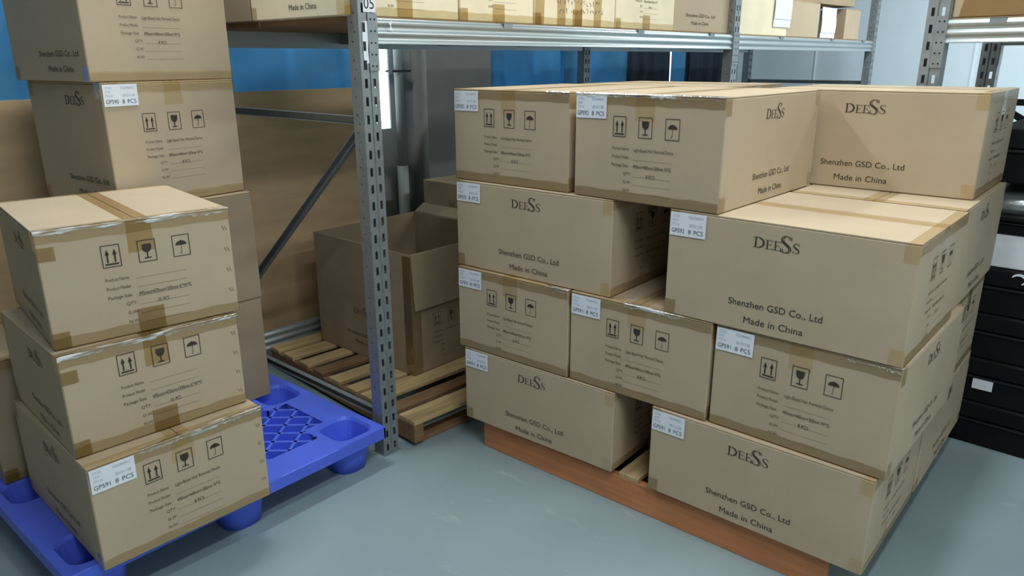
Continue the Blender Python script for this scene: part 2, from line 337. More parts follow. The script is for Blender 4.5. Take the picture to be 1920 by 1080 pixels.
def carton(name, loc, yaw, label, wd=CW, ln=CL, h=CH, sticker=None, sticker_face='end', du=0, dv=0, blank=False,
           tapes='std', prints=True, film=None, group=None, card='card', staples=False, edge_strip=False, sag=0):
    """local: width along x, length along y, end faces carry the handling marks, long faces the lettering"""
    t = empty(name, loc, yaw, label, 'box', group)
    a, b = wd/2, ln/2
    body = MB(); body.box((-a, -b, 0), (a, b, h-.0045), bev=.003); body.build('carton_body', card, t)
    for s in (-1, 1):                           # two outer flaps that meet over the middle
        fl = MB(); x0, x1 = (-a+.0005, -.001) if s < 0 else (.001, a-.0005)
        fl.box((x0, -b+.0005, h-.0048), (x1, b-.0005, h), bev=.0012); fl.build('top_flap', card, t)
    if tapes:
        e = .0006
        tp = MB()                               # tape over the lid seam and down both ends
        tp.quad((-.03, -b, h+e), (.03, -b, h+e), (.03, b, h+e), (-.03, b, h+e))
        dn = .075 if tapes == 'std' else .085
        for s in (-1, 1):
            y = s*(b+e); tp.quad((-.03, y, h+e), (.03, y, h+e), (.034, y, h-dn), (-.032, y, h-dn))
        tp.build('seam_tape', 'tape' if tapes == 'std' else 'tape_dark', t, fix=False)
        for s in (-1, 1):                       # tape along the end edges, wrapping the corners
            for top in (1, 0):
                ed = MB(); y = s*(b+e*1.6); z0, z1 = (h-.032, h+e*2) if top else (-.0002, .03)
                n = 12
                for k in range(n):
                    u0 = -a+2*a*k/n; u1 = -a+2*a*(k+1)/n
                    j0 = .002*math.sin(k*2.1+s+top); j1 = .002*math.sin((k+1)*2.1+s+top)
                    if top: ed.quad((u0, y, z0+j0), (u1, y, z0+j1), (u1, y, z1), (u0, y, z1))
                    else: ed.quad((u0, y, z0), (u1, y, z0), (u1, y, z1+j1), (u0, y, z1+j0))
                if top:
                    ed.quad((-a, y, z1), (a, y, z1), (a, s*(b-.028), z1), (-a, s*(b-.028), z1))
                for q in (-1, 1):
                    x = q*(a+e*1.4); yy = s*(b-.035)
                    zz0, zz1 = (h-.05, z1) if top else (z0, .045)
                    ed.quad((x, y, zz0), (x, yy, zz0), (x, yy, zz1), (x, y, zz1))
                ed.build('edge_tape', 'tape', t, fix=False)
        if tapes == 'dark':
            y = -b-e*2.6
            for u0, u1, z0, z1 in ((-.034, .034, 0, .066), (-a, -a+.04, 0, .045), (-a, -a+.04, h-.075, h-.04)):
                bt = MB(); bt.quad((u0, y, z0), (u1, y, z0), (u1, y, z1), (u0, y, z1)); bt.build('tape_patch', 'tape_dark', t, fix=False)
    if prints:
        fe = fn_end(wd, ln, h); fb = fn_end(wd, ln, h, 1); f1 = fn_long(wd, ln, h); f2 = fn_long(wd, ln, h, 1)
        for g in (fe, fb):
            for q in range(3):
                F = Flat(); icons(F, .139+du, .062+dv, 1, q); link('handling_symbol', F.mesh('handling_symbol', 'ink', g), t)
            F = Flat(); info_bold(F, du, dv, blank); link('bold_lettering', F.mesh('bold_lettering', 'ink', g), t)
            F = Flat(); info(F, du, dv, blank); link('small_lettering', F.mesh('small_lettering', 'ink_soft', g), t)
        for g in (f1, f2):
            F = Flat(); brand(F); link('brand_lettering', F.mesh('brand_lettering', 'ink', g), t)
            F = Flat(); company(F, v=.238+(h-.308)*.9); link('company_lettering', F.mesh('company_lettering', 'ink', g), t)
            F = Flat(); origin(F, v=.238+(h-.308)*.9); link('origin_lettering', F.mesh('origin_lettering', 'ink', g), t)
    if sticker:
        fn0 = (fn_end if sticker_face == 'end' else fn_long)(wd, ln, h)
        F = Flat(); F.poly([(.005, .006), (.115, .005), (.114, .072), (.004, .073)])
        off = (0, -.0012, 0) if sticker_face == 'end' else (-.0012, 0, 0)
        fn1 = lambda u, v: tuple(p+q for p, q in zip(fn0(u, v), off)); fn2 = lambda u, v: tuple(p+q*1.6 for p, q in zip(fn0(u, v), off))
        st = link('label_sticker', F.mesh('label_sticker', 'paper', fn1), t)
        F = Flat(); F.text(sticker, .010, .064, .040, .0125); F.text('8', .062, .064, None, .0125); F.text('PCS', .079, .064, .028, .0125)
        link('sticker_lettering', F.mesh('sticker_lettering', 'ink_blue', fn2), st)
        F = Flat(); F.text('C/T NO.', .012, .020, .022, .007); F.text('TCJU300001C', .060, .020, .046, .007); F.text('DATE', .012, .031, .016, .006)
        F.text('P.O. #:', .012, .043, .022, .007); F.text('20151128', .064, .043, .040, .008)
        link('faint_lettering', F.mesh('faint_lettering', 'ink_faint', fn2), st)
    if staples:
        F = Flat()
        for v in (.05, .11, .17, .23):
            for k in (0, 1): F.stroke([(wd-.022+.007*k, v), (wd-.017+.007*k, v+.012)], .0013)
        fe = fn_end(wd, ln, h); link('staples', F.mesh('staples', 'ink_red', fe), t)
    if film:                                    # crinkled clear tape along the upper front edge
        u0, u1 = film; fm = MB(); n = 40; rnd = random.Random(int(abs(loc[0]*1000+loc[1]*77)))
        rows = []
        for k in range(n+1):
            x = -a+u0+(u1-u0)*k/n; j = rnd.uniform(-.002, .002)
            rows.append([(x, -b+.010+j, h+.0012), (x, -b-.001, h+.0013), (x, -b-.0032, h-.001), (x, -b-.003-abs(j)*.6, h-.006+j), (x, -b-.0022, h-.011+2*j)])
        for k in range(n):
            for i in range(4): fm.quad(rows[k][i], rows[k+1][i], rows[k+1][i+1], rows[k][i+1])
        fm.build('clear_tape', 'film', t, fix=False)
    return t

# ------------------------------------------------------------------ the room: axes of the rack row
A0 = R(-1.5); O = Vector((-.144, -.28, 0))
ux = Vector((math.cos(A0), math.sin(A0), 0)); uy = Vector((-math.sin(A0), math.cos(A0), 0))
def rk(t, s, z): return tuple(O-ux*t+uy*s+Vector((0, 0, z)))    # t = depth behind the rack front, s = along the row
fl = MB(); fl.box((-3.2, -7, -.1), (7, 7, 0)); struct(fl, 'floor', 'floor')
cl = MB(); cl.box((-3.2, -7, 3.0), (7, 7, 3.1)); struct(cl, 'ceiling', 'ceil')
def rbox(mb, t0, t1, s0, s1, z0, z1):
    vs = [rk(t, s, z) for z in (z0, z1) for s in (s0, s1) for t in (t0, t1)]
    mb.add(vs, [(0, 2, 3, 1), (4, 5, 7, 6), (0, 1, 5, 4), (2, 6, 7, 3), (0, 4, 6, 2), (1, 3, 7, 5)])
WT = 1.50                                       # wall plane behind the rack
wl = MB()
for s0, s1, z0, z1 in ((-5, -3.2, 0, 3), (-3.2, 1.335, 0, 1.04), (-3.2, 1.335, 2.4, 3), (1.335, 2.08, 0, 3), (2.08, 4.68, 0, 1.0), (2.08, 4.68, 2.4, 3), (4.68, 6.1, 0, 3)):
    rbox(wl, WT, WT+.15, s0, s1, z0, z1)
struct(wl, 'wall_left', 'wall_grey')
for n_, (s0, s1, z0) in enumerate(((-3.2, 1.335, 1.04), (2.08, 4.68, 1.0))):
    g = MB(); rbox(g, WT+.012, WT+.02, s0, s1, z0, 2.4); w_ = struct(g, 'window_%d' % (n_+1), 'daylight')
wb = MB(); wb.box((-3.2, 5.62, 0), (7, 5.75, 3)); struct(wb, 'wall_back', 'wall')
wr = MB(); wr.box((6.9, -7, 0), (7, 7, 3)); struct(wr, 'wall_right', 'wall')
wf = MB(); wf.box((-3.2, -7, 0), (7, -6.9, 3)); struct(wf, 'wall_front', 'wall_grey')
for k, x in enumerate((-.72, .59, 1.90, 3.2)):
    tr = MB(); tr.box((x-.006, 5.612, 0), (x+.006, 5.622, 3)); struct(tr, 'trim_%d' % (k+1), 'seam')

# pillar, pipe, board and curtains at the wall behind the rack
pl_ = MB(); rbox(pl_, 1.36, WT-.001, 1.50, 2.05, 0, 3); struct(pl_, 'pillar', 'pillar')
pp = empty('wall_pipe', rk(1.45, 1.365, 0), A0, 'thin vertical grey pipe on the wall beside the bright window slit', 'pipe')
g = MB(); g.tube((0, 0, .82), (0, 0, 2.98), .026); g.build('pipe_run', 'wall_grey', pp, True)
g = MB(); g.tube((0, 0, 0), (0, 0, .82), .034); g.build('lower_sleeve', 'pipe', pp, True)
g = MB(); g.box((-.03, -.07, 1.36), (.03, .07, 1.372)); g.build('pipe_clamp', 'dark', pp)

bd = MB(); rbox(bd, 1.30, 1.325, -3.4, 1.06, 0, 1.288)
tag(bd.build('plywood_sheet', 'ply'), 'long brown board standing against the wall below the blue curtain, behind the rack', 'board')

def curtain(name, material, t, s0, s1, z0, z1, amp, per, label, cat='curtain', seed=0):
    mb = MB(); n = max(6, int((s1-s0)/.02)); rows = 8; rnd = random.Random(seed); ph = [rnd.uniform(0, 6) for _ in range(4)]
    for th in (0, .003):
        o = len(mb.v)
        for j in range(rows+1):
            for i in range(n+1):
                s = s0+(s1-s0)*i/n; z = z0+(z1-z0)*j/rows
                d = amp*(math.sin(s*6.28/per+ph[0]+.6*math.sin(z*2+ph[1]))+.5*math.sin(s*6.28/per*1.9+ph[2]+z))
                mb.v.append(rk(t+d+th, s, z+(.004*math.sin(s*9+ph[3]) if j == 0 else 0)))
        for j in range(rows):
            for i in range(n):
                q = o+j*(n+1)+i; f = (q, q+1, q+n+2, q+n+1); mb.f.append(f if th else f[::-1])
    return tag(mb.build(name, material, None, True, fix=False), label, cat)
curtain('blue_curtain', 'fabric', 1.40, -3.4, 1.10, 1.20, 2.95, .018, .33, 'wide blue fabric curtain above the brown board at the left', seed=3)
curtain('blue_curtain', 'fabric', 1.40, 2.07, 2.93, .4, 2.95, .015, .3, 'blue curtain strip just right of the grey pillar', seed=5)
curtain('blue_curtain', 'fabric', 1.372, 2.83, 3.64, .4, 2.95, .006, .5, 'flat blue curtain panel behind the rear rack upright', seed=6)
curtain('navy_curtain', 'navy', 1.41, 3.62, 4.36, .4, 2.95, .02, .16, 'dark navy pleated curtain between the two blue panels', seed=8)
curtain('blue_curtain', 'fabric', 1.40, 4.36, 4.60, .4, 2.95, .004, .3, 'narrow blue curtain beside the thin white slit of daylight', seed=9)
curtain('navy_curtain', 'navy', 1.41, 4.672, 5.4, .4, 2.95, .02, .2, 'dark curtain in the far corner right of the daylight slit', seed=11)

# ------------------------------------------------------------------ storage racks
PITCH = .0577
def upright(parent, x, y, z1=2.35, flip=1, holes_side=True, face='x', slots=True):
    """post: front face normal to +x at x, width .07 along y, depth .055 behind"""
    mb = MB(); wd, dp = .070, .055
    ys = [0, .0125, .0235, .032, .035, .038, .0465, .0575, .070]
    nz = int(z1/PITCH)
    gx = lambda v: x-(.004 if abs(v-.035) < .001 else 0)
    for k in range(nz):
        z0 = k*PITCH; zs = [z0, z0+.0145, z0+.0435, z0+PITCH]
        for i in range(8):
            for j in range(3):
                if slots and j == 1 and i in (1, 6): continue
                a, b = ys[i], ys[i+1]
                mb.quad((gx(a), y+a, zs[j]), (gx(b), y+b, zs[j]), (gx(b), y+b, zs[j+1]), (gx(a), y+a, zs[j+1]))
    hx = [0, .022, .028, dp]
    for yy in (0, wd):
        for k in range(nz*2):
            z0 = k*PITCH/2; off = .006 if k % 2 else -.006
            xs = [0, .0245+off, .0305+off, dp]; zs = [z0, z0+.0115, z0+.0175, z0+PITCH/2]
            for i in range(3):
                for j in range(3):
                    if holes_side and i == 1 and j == 1: continue
                    mb.quad((x-xs[i], y+yy, zs[j]), (x-xs[i+1], y+yy, zs[j]), (x-xs[i+1], y+yy, zs[j+1]), (x-xs[i], y+yy, zs[j+1]))
    H_ = nz*PITCH
    for a, b in ((0, .02), (.05, .07)): mb.quad((x-dp, y+a, 0), (x-dp, y+b, 0), (x-dp, y+b, H_), (x-dp, y+a, H_))
    o = mb.build('upright', 'steel', parent)
    sm = o.modifiers.new('sheet', 'SOLIDIFY'); sm.thickness = .002; sm.offset = 0
    ft = MB(); ft.box((x-.062, y-.004, 0), (x+.006, y+.074, .004)); ft.build('foot_plate', 'steel', o)
    return o
BZ0, BZ1 = 1.480, 1.559
def beam(parent, x, y0, y1, z0=BZ0, z1=BZ1, facing=1, conn=True):
    """ribbed beam along y, its outer face towards +x when facing is 1"""
    h = z1-z0; pr = []
    for i in range(25):
        q = i/24; d = .004*(math.cos(q*math.pi*5-.2)); pr.append((x+facing*(d-.004), z0+h*q))
    pr += [(x-facing*.028, z1), (x-facing*.028, z1-.012), (x-facing*.042, z1-.012), (x-facing*.042, z0)]
    mb = MB(); mb.prism(pr, 'y', y0, y1); o = mb.build('beam', 'steel_beam', parent)
    if conn:
        for y, s in ((y0, -1), (y1, 1)):
            c = MB(); fx = x+facing*.0035
            a, b = (y-.036, y+.002) if s < 0 else (y-.002, y+.036)
            c.box((fx-.0015, a, z0-.085), (fx+.0015, b, z1+.012))
            yy = y+.001 if s < 0 else y-.001
            c.box((min(fx, fx-facing*.05), yy-.0015, z0-.085), (max(fx, fx-facing*.05), yy+.0015, z1+.012))
            co = c.build('beam_connector', 'steel', o)
            d = MB()
            for k in range(5):
                for q in (-.008, .008): d.tube((fx+facing*.0012, (a+b)/2+q, z0-.07+k*.036), (fx+facing*.0024, (a+b)/2+q, z0-.07+k*.036), .0032, 8)
            d.build('rivets', 'dark', co)
    return o
def cchan(mb, p, q, wd=.026, dp=.02, up=(0, 1, 0)):
    p = Vector(p); q = Vector(q); d = (q-p).normalized(); n = Vector(up); s = d.cross(n).normalized()
    mb.bar(p, q, .002, wd, up=s); mb.bar(p+s*wd/2+n*(-dp/2), q+s*wd/2+n*(-dp/2), dp, .002, up=s); mb.bar(p-s*wd/2+n*(-dp/2), q-s*wd/2+n*(-dp/2), dp, .002, up=s)
def brace(parent, p, q):
    mb = MB(); cchan(mb, p, q); return mb.build('brace', 'steel', parent)

DP = 1.10
rack = empty('storage_rack', tuple(O), A0, 'long galvanised steel rack behind the pallets, numbered upright in front', 'rack')
POSTS = (0, 2.62, 5.12)
ups = []
for s in POSTS:
    u = upright(rack, 0, s); ups.append(u)
    # the rear post is turned round
    upright(rack, -DP+.055, s)
    for z in (.155, 1.235, 2.1): brace(rack, (-.03, s+.035, z), (-DP+.03, s+.035, z))
    brace(rack, (-.045, s+.035, 1.21), (-DP+.05, s+.035, .37))
for a, b in ((POSTS[0]+.07, POSTS[1]), (POSTS[1]+.07, POSTS[2])):
    beam(rack, 0, a, b); beam(rack, -DP+.005, a, b, facing=-1)
    n = 4
    for k in range(n):                          # deck boards lie in the step of the beams
        dk = MB(); y0 = a-.06+(b-a+.12)*k/n; y1 = a-.06+(b-a+.12)*(k+1)/n
        dk.box((-DP+.03, y0+.002, BZ1-.012), (-.030, y1-.002, BZ1+.006)); dk.build('deck_board', 'ply_dark', rack)
    for k in range(1, 4):
        cb = MB(); y = a+(b-a)*k/4; cb.box((-DP+.035, y-.02, BZ0+.02), (-.04, y+.02, BZ1-.013)); cb.build('cross_bar', 'steel', rack)
    for k in (.25, .62, .9):
        cb = MB(); y = a+(b-a)*k; cb.box((-.02, y-.025, BZ1-.001), (.0025, y+.025, BZ1+.003)); cb.box((.0005, y-.025, BZ1-.014), (.0025, y+.025, BZ1+.002)); cb.build('deck_clip', 'steel', rack)
beam(rack, -DP+.0, POSTS[0]+.07, POSTS[1], z0=.085, z1=.17, facing=1)
# number plate 05 and torn white sticker on the first upright
pt = MB(); pt.quad((.0025, .020, 1.575), (.0025, .069, 1.575), (.0025, .069, 1.66), (.0025, .020, 1.66)); npl = pt.build('number_plate', 'paper', ups[0], fix=False)
F = Flat(); F.text('05', 0, 0, .040, .034)
link('number', F.mesh('number', 'ink', lambda u, v: (.0032, .0235+u, 1.585-v)), npl)
st = MB(); st.add([(.0026, .012, 1.545), (.0026, .033, 1.549), (.0026, .035, 1.50), (.0026, .031, 1.46), (.0026, .034, 1.42), (.0026, .014, 1.415), (.0026, .011, 1.47)], [(0, 6, 5, 4, 3, 2, 1)])
stt = st.build('torn_sticker', 'paper', ups[0], fix=False)
hs = MB()
for k in range(24, 27): z0 = k*PITCH; hs.quad((.0031, .0125, z0+.0145), (.0031, .0235, z0+.0145), (.0031, .0235, z0+.0435), (.0031, .0125, z0+.0435))
hs.build('sticker_tear', 'dark', stt, fix=False)
fj = MB(); fj.add([(.0045, .115, 1.548), (.0045, .135, 1.552), (.0045, .128, 1.535), (.0045, .138, 1.520), (.0045, .122, 1.522), (.0045, .126, 1.537)], [(0, 5, 4, 3, 2, 1)]); fj.build('paper_scrap', 'paper', rack, fix=False)

# second rack, behind the stack on the right
A2 = R(-4)
rack2 = empty('storage_rack', (1.142, 1.262, 0), A2-R(90), 'grey steel rack at the right edge, standing behind the big carton stack', 'rack')
# local +x points to the aisle (world -y), local +y points to world +x
for s in (0, 2.3):
    u = upright(rack2, 0, s); upright(rack2, -.82, s)
    for z in (.155, 1.235): brace(rack2, (-.03, s+.035, z), (-.82, s+.035, z))
    brace(rack2, (-.045, s+.035, .62), (-.81, s+.035, 1.2))
beam(rack2, 0, .07, 2.3); beam(rack2, -.87, .07, 2.3, facing=-1)
for k in range(4):
    dk = MB(); y0 = .015+2.3*k/4; y1 = .015+2.3*(k+1)/4; dk.box((-.84, y0, BZ1-.012), (-.03, y1-.004, BZ1+.006)); dk.build('deck_board', 'ply_dark', rack2)
cb = MB(); cb.box((-.02, .20, BZ1-.001), (.0025, .25, BZ1+.003)); cb.box((.0005, .20, BZ1-.016), (.0025, .25, BZ1+.002)); cb.build('deck_clip', 'steel', rack2)
for p, q in (((-.86, .10, 1.243), (-.86, 2.3, 1.243)), ((-.86, .10, 1.225), (-.86, 1.2, .60))):
    g = MB(); g.bar(p, q, .012, .028); g.build('back_stay', 'dark', rack2)
g = MB(); g.quad((.0026, .008, 1.64), (.0026, .045, 1.645), (.0026, .043, 1.70), (.0026, .006, 1.70)); g.build('torn_sticker', 'paper', rack2, fix=False)

# ------------------------------------------------------------------ pallets
def wood_pallet(loc, yaw, lx, ly, h, label, n, dw, stringer='wood', mats=('wood',), inset=0, widths=None):
    """deck boards run along local y, laid side by side over x; stringers along x"""
    t = empty('wooden_pallet', loc, yaw, label, 'pallet')
    rnd = random.Random(int(lx*100+ly*10))
    bt = .018
    for k in range(n):
        x0 = (lx-dw)*k/(n-1); g = MB(); wv = dw*(widths[k] if widths else 1)
        g.box((-x0-wv, rnd.uniform(0, .004), h-bt), (-x0, ly-rnd.uniform(0, .004), h), bev=.002); g.build('deck_board', mats[k % len(mats)], t)
    for y in (0.001, ly/2-.022, ly-.046):
        g = MB(); g.box((-lx, y, bt), (-.001, y+.045, h-bt-.0005), bev=.002); g.build('stringer', stringer, t)
    for k in range(3):
        x0 = (lx-.09)*k/2; g = MB(); g.box((-x0-.09, 0.02, 0), (-x0-.02, ly-.02, bt-.0005), bev=.002); g.build('bottom_board', stringer, t)
    return t
wood_pallet((-.098, -.166, 0), R(-4.6), 1.12, 1.02, .11, 'worn slatted wooden pallet on the floor inside the rack, carrying the open carton', 9, .080,
            'wood_dark', ('wood', 'wood_dark', 'wood', 'wood'), widths=[1.25, .85, 1.3, .95, 1.05, 1, .95, 1.1, 1])

t = empty('wooden_pallet', (.09, .022, 0), 0, 'reddish wooden pallet under the big carton stack on the right', 'pallet')
PH = .12
g = MB(); g.box((0, 0, 0), (1.285, .028, PH-.018), bev=.002); g.build('side_board', 'wood_red', t)
g = MB(); g.box((0, 1.07, 0), (1.285, 1.098, PH-.018), bev=.002); g.build('side_board', 'wood_red', t)
for y in (.36, .72): g = MB(); g.box((0, y, 0), (1.285, y+.045, PH-.018)); g.build('side_board', 'wood_red', t)
for k in range(11):
    x0 = k*(1.285-.075)/10; g = MB(); g.box((x0, 0, PH-.0178), (x0+.075, 1.098, PH-.001), bev=.002); g.build('deck_board', 'wood', t)

def rrect(cx, cy, hx, hy, r, z, n=5):
    P = []
    for qx, qy, a0 in ((1, 1, 0), (-1, 1, 90), (-1, -1, 180), (1, -1, 270)):
        for k in range(n): a = R(a0+90*k/(n-1)); P.append((cx+qx*(hx-r)+r*math.cos(a), cy+qy*(hy-r)+r*math.sin(a), z))
    return P
bp = empty('plastic_pallet', (-.093, -1.384, 0), 0, 'blue plastic nestable pallet with round legs under the left cartons', 'pallet')
PX, PY, PZ = 1.10, 1.077, .150                  # x runs from -PX to 0
g = MB(); node = .208
cx_ = [-node/2, -PX/2, -PX+node/2]; cy_ = [node/2, PY/2, PY-node/2]
for cx0 in cx_:
    for cy0 in cy_:
        hx, hy = .085, .078; z = PZ
        ox = .012 if abs(cx0+PX/2) > .1 else 0
        c0x = cx0+(-.006 if cx0 > -.3 else (.006 if cx0 < -.8 else 0)); c0y = cy0
        outer = rrect(cx0, cy0, node/2, node/2, .0001, z); inner = rrect(c0x, c0y, hx, hy, .045, z)
        n = len(outer); g.add(outer+inner, [(i, (i+1) % n, n+(i+1) % n, n+i) for i in range(n)])
        rings = [inner, rrect(c0x, c0y, hx-.006, hy-.006, .045, z-.012), rrect(c0x, c0y, hx-.020, hy-.016, .05, .05), rrect(c0x, c0y, hx-.026, hy-.022, .05, .008)]
        g.loft(rings, cap0=False, cap1=True)
        rings = [rrect(c0x, c0y, hx+.004, hy+.004, .05, z-.004), rrect(c0x, c0y, hx-.012, hy-.008, .055, .05), rrect(c0x, c0y, hx-.018, hy-.014, .053, 0)]
        leg = MB(); leg.loft(rings, cap0=False, cap1=True)
        leg.build('leg', 'blue', bp, True)
def slab(x0, x1, y0, y1, z0=.118, z1=PZ-.0003): g.box((x0, y0, z0), (x1, y1, z1))
BW = .122                                       # solid border bands between the wells
for y0, y1 in ((node, PY/2-node/2), (PY/2+node/2, PY-node)):
    slab(-BW, -.004, y0-.004, y1+.004); slab(-PX+.004, -PX+BW, y0-.004, y1+.004)
for x0, x1 in ((-PX/2+node/2, -node), (-PX+node, -PX/2-node/2)):
    slab(x0-.004, x1+.004, .004, BW); slab(x0-.004, x1+.004, PY-BW, PY-.004)
g.build('deck', 'blue', bp)
sk = MB()                                       # outer skirt
for a, b in (((-PX, 0), (0, .012)), ((-PX, PY-.012), (0, PY)), ((-PX, 0), (-PX+.012, PY)), ((-.012, 0), (0, PY))):
    sk.box((a[0], a[1], .105), (b[0], b[1], PZ-.0004), bev=.003)
sk.build('skirt', 'blue', bp)
lt = MB()                                       # diagonal lattice of ribs inside the two halves
def clip_line(px, py, dx, dy, x0, x1, y0, y1):
    t0, t1 = -9, 9
    for p_, d_, a_, b_ in ((px, dx, x0, x1), (py, dy, y0, y1)):
        ta, tb = (a_-p_)/d_, (b_-p_)/d_
        if ta > tb: ta, tb = tb, ta
        t0 = max(t0, ta); t1 = min(t1, tb)
    return (t0, t1) if t1-t0 > .02 else None
for dx, dy, sp in ((.74, .67, .062), (-.60, .80, .078)):
    l = math.hypot(dx, dy); dx /= l; dy /= l
    for k in range(-14, 15):
        px, py = -PX/2-dy*k*sp, PY/2+dx*k*sp
        c = clip_line(px, py, dx, dy, -PX+BW, -BW, BW, PY-BW)
        if not c: continue
        n = max(1, int((c[1]-c[0])/.01)); run = None
        for q in range(n+1):
            tt = c[0]+(c[1]-c[0])*q/n; X, Y = px+dx*tt, py+dy*tt
            inside = any(abs(X-a) < node/2-.004 and abs(Y-b) < node/2-.004 for a in cx_ for b in cy_)
            if not inside and run is None: run = tt
            if run is not None and (inside or q == n):
                if tt-run > .012: lt.bar((px+dx*run, py+dy*run, PZ-.018), (px+dx*tt, py+dy*tt, PZ-.018), .011, .034)
                run = None
for a, b in zip([-PX+.01, -PX+node, -PX/2-node/2, -PX/2+node/2, -node], [-PX+node, -PX/2-node/2, -PX/2+node/2, -node, -.01]):
    ins = any(abs((a+b)/2-c_) < node/2 for c_ in cx_)
    for y0, y1 in ((node, PY/2-node/2), (PY/2+node/2, PY-node)) if ins else ((.01, PY-.01),): lt.box((a, y0, .100), (b, y1, .106))
lt.build('lattice', 'blue', bp)

# ------------------------------------------------------------------ right-hand stack of cartons
ZL = [.12, .408, .716, 1.026, 1.336]
HL = [ZL[i+1]-ZL[i]-.0016 for i in range(4)]
def place(kind, x, y, lay, yaw, label, **kw):
    """x, y = front left corner; kind 'E' shows its end face to the front, 'S' its long face"""
    h = HL[lay]; c, s = math.cos(yaw), math.sin(yaw)
    w_, d_ = (CW, CL) if kind == 'E' else (CL, CW)
    cx = x+c*w_/2-s*d_/2; cy = y+s*w_/2+c*d_/2
    return carton('carton', (cx, cy, ZL[lay]), yaw+(0 if kind == 'E' else math.pi/2), label, h=h,
                  sticker_face='end' if kind == 'E' else 'long', group='cartons stacked on the reddish wooden pallet', **kw)
place('S', .031, -.012, 0, .018, 'carton with brand lettering, bottom left of the right stack, beside the dark gap', sticker='GP591')
place('S', .8194, -.0025, 0, -.0144, 'carton with brand lettering, bottom right of the right stack, largest in the foreground', sticker='GP591')
place('E', .001, .512, 0, 0, 'carton at the back left of the bottom layer, hidden behind the front ones')
place('E', .494, .512, 0, 0, 'carton deep inside the bottom gap of the right stack')
place('E', .988, .512, 0, -.01, 'carton at the back right corner of the bottom layer, right stack')
place('E', .0035, -.0100, 1, .018, 'carton with handling icons, second layer of the right stack, leftmost', sticker='GP591', film=(.40, .489))
place('E', .5005, .0031, 1, .008, 'carton with handling icons in the middle of the second layer, right stack', sticker='GP591', film=(.20, .40))
place('E', .9985, .0138, 1, -.030, 'carton with handling icons, second layer of the right stack, rightmost', sticker='GP591', film=(.36, .489))
place('S', .02, .675, 1, 0, 'carton at the back left of the second layer, hidden behind the front ones')
place('S', .826, .672, 1, -.008, 'carton at the back right of the second layer, seen only by its narrow side')
place('S', -.0104, .0061, 2, .014, 'carton with brand lettering, third layer left, above the leftmost icon carton', sticker='GP592')
place('S', .8344, .0086, 2, -.0187, 'carton with brand lettering and bright bare lid, third layer right', sticker='GP592')
place('E', .010, .516, 2, 0, 'carton at the back left of the third layer, hidden behind the front ones')
place('E', .503, .516, 2, 0, 'carton deep inside the third-layer gap of the right stack')
place('E', .9954, .507, 2, -.012, 'carton at the back right of the third layer, behind the bare-lidded one')
place('E', -.0271, .0223, 3, .012, 'leftmost top-layer carton of the right stack, icons on its front', sticker='GP592', film=(.40, .489))
place('E', .4908, .0203, 3, -.030, 'top-layer carton in the middle of the right stack, two faces seen, crinkled tape', sticker='GP592', film=(.0, .489))
place('S', .025, .690, 3, .01, 'back left carton of the top layer, only its pale lid showing')
place('S', .8188, .6884, 3, -.0111, 'recessed carton on top at the right, long lettered face and lid seen')

# ------------------------------------------------------------------ left-hand cartons on the blue pallet (fronts face +x)
def placeL(x, y, z, yawdeg, wd, ln, h, label, **kw):
    a = R(yawdeg); c, s = math.cos(a), math.sin(a)
    cx = x+c*wd/2-s*ln/2; cy = y+s*wd/2+c*ln/2
    return carton('carton', (cx, cy, z), a, label, wd=wd, ln=ln, h=h-.002, group='cartons on the blue pallet', **kw)
placeL(-.043, -1.305, .150, 88.1, .481, .595, .303, 'front bottom carton on the blue pallet, white sticker at its corner', sticker='GP591', du=-.006, dv=-.017, staples=True, film=(.13, .481))
placeL(-.113, -1.300, .453, 86.5, .466, .525, .281, 'middle carton of the front left column, between the stickered and the taped-lid one', du=-.006, dv=-.030, blank=True, tapes='dark', staples=True, film=(0, .466))
placeL(-.162, -1.285, .734, 81.8, .472, .530, .306, 'top carton of the front left column, brown tape across its pale lid', du=0, dv=-.006, blank=True, tapes='dark', staples=True, film=(0, .472))
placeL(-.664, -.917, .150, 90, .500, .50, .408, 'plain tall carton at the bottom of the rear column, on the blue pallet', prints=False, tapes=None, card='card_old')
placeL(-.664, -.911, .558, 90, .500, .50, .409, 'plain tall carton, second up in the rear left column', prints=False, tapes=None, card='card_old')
placeL(-.662, -.880, .967, 95.0, .470, .49, .400, 'rear column carton with white sticker, under the topmost dark-sided one', sticker='GP590', du=-.02, dv=.037)
placeL(-.664, -.905, 1.367, 95.3, .500, .492, .370, 'topmost carton of the rear left column, cut by the upper picture edge', du=-.02, dv=.02)
placeL(-.718, -1.331, .150, 90, .395, .42, .408, 'carton at the far left on the blue pallet, only a taped sliver showing', tapes='dark', prints=False, card='card_old')

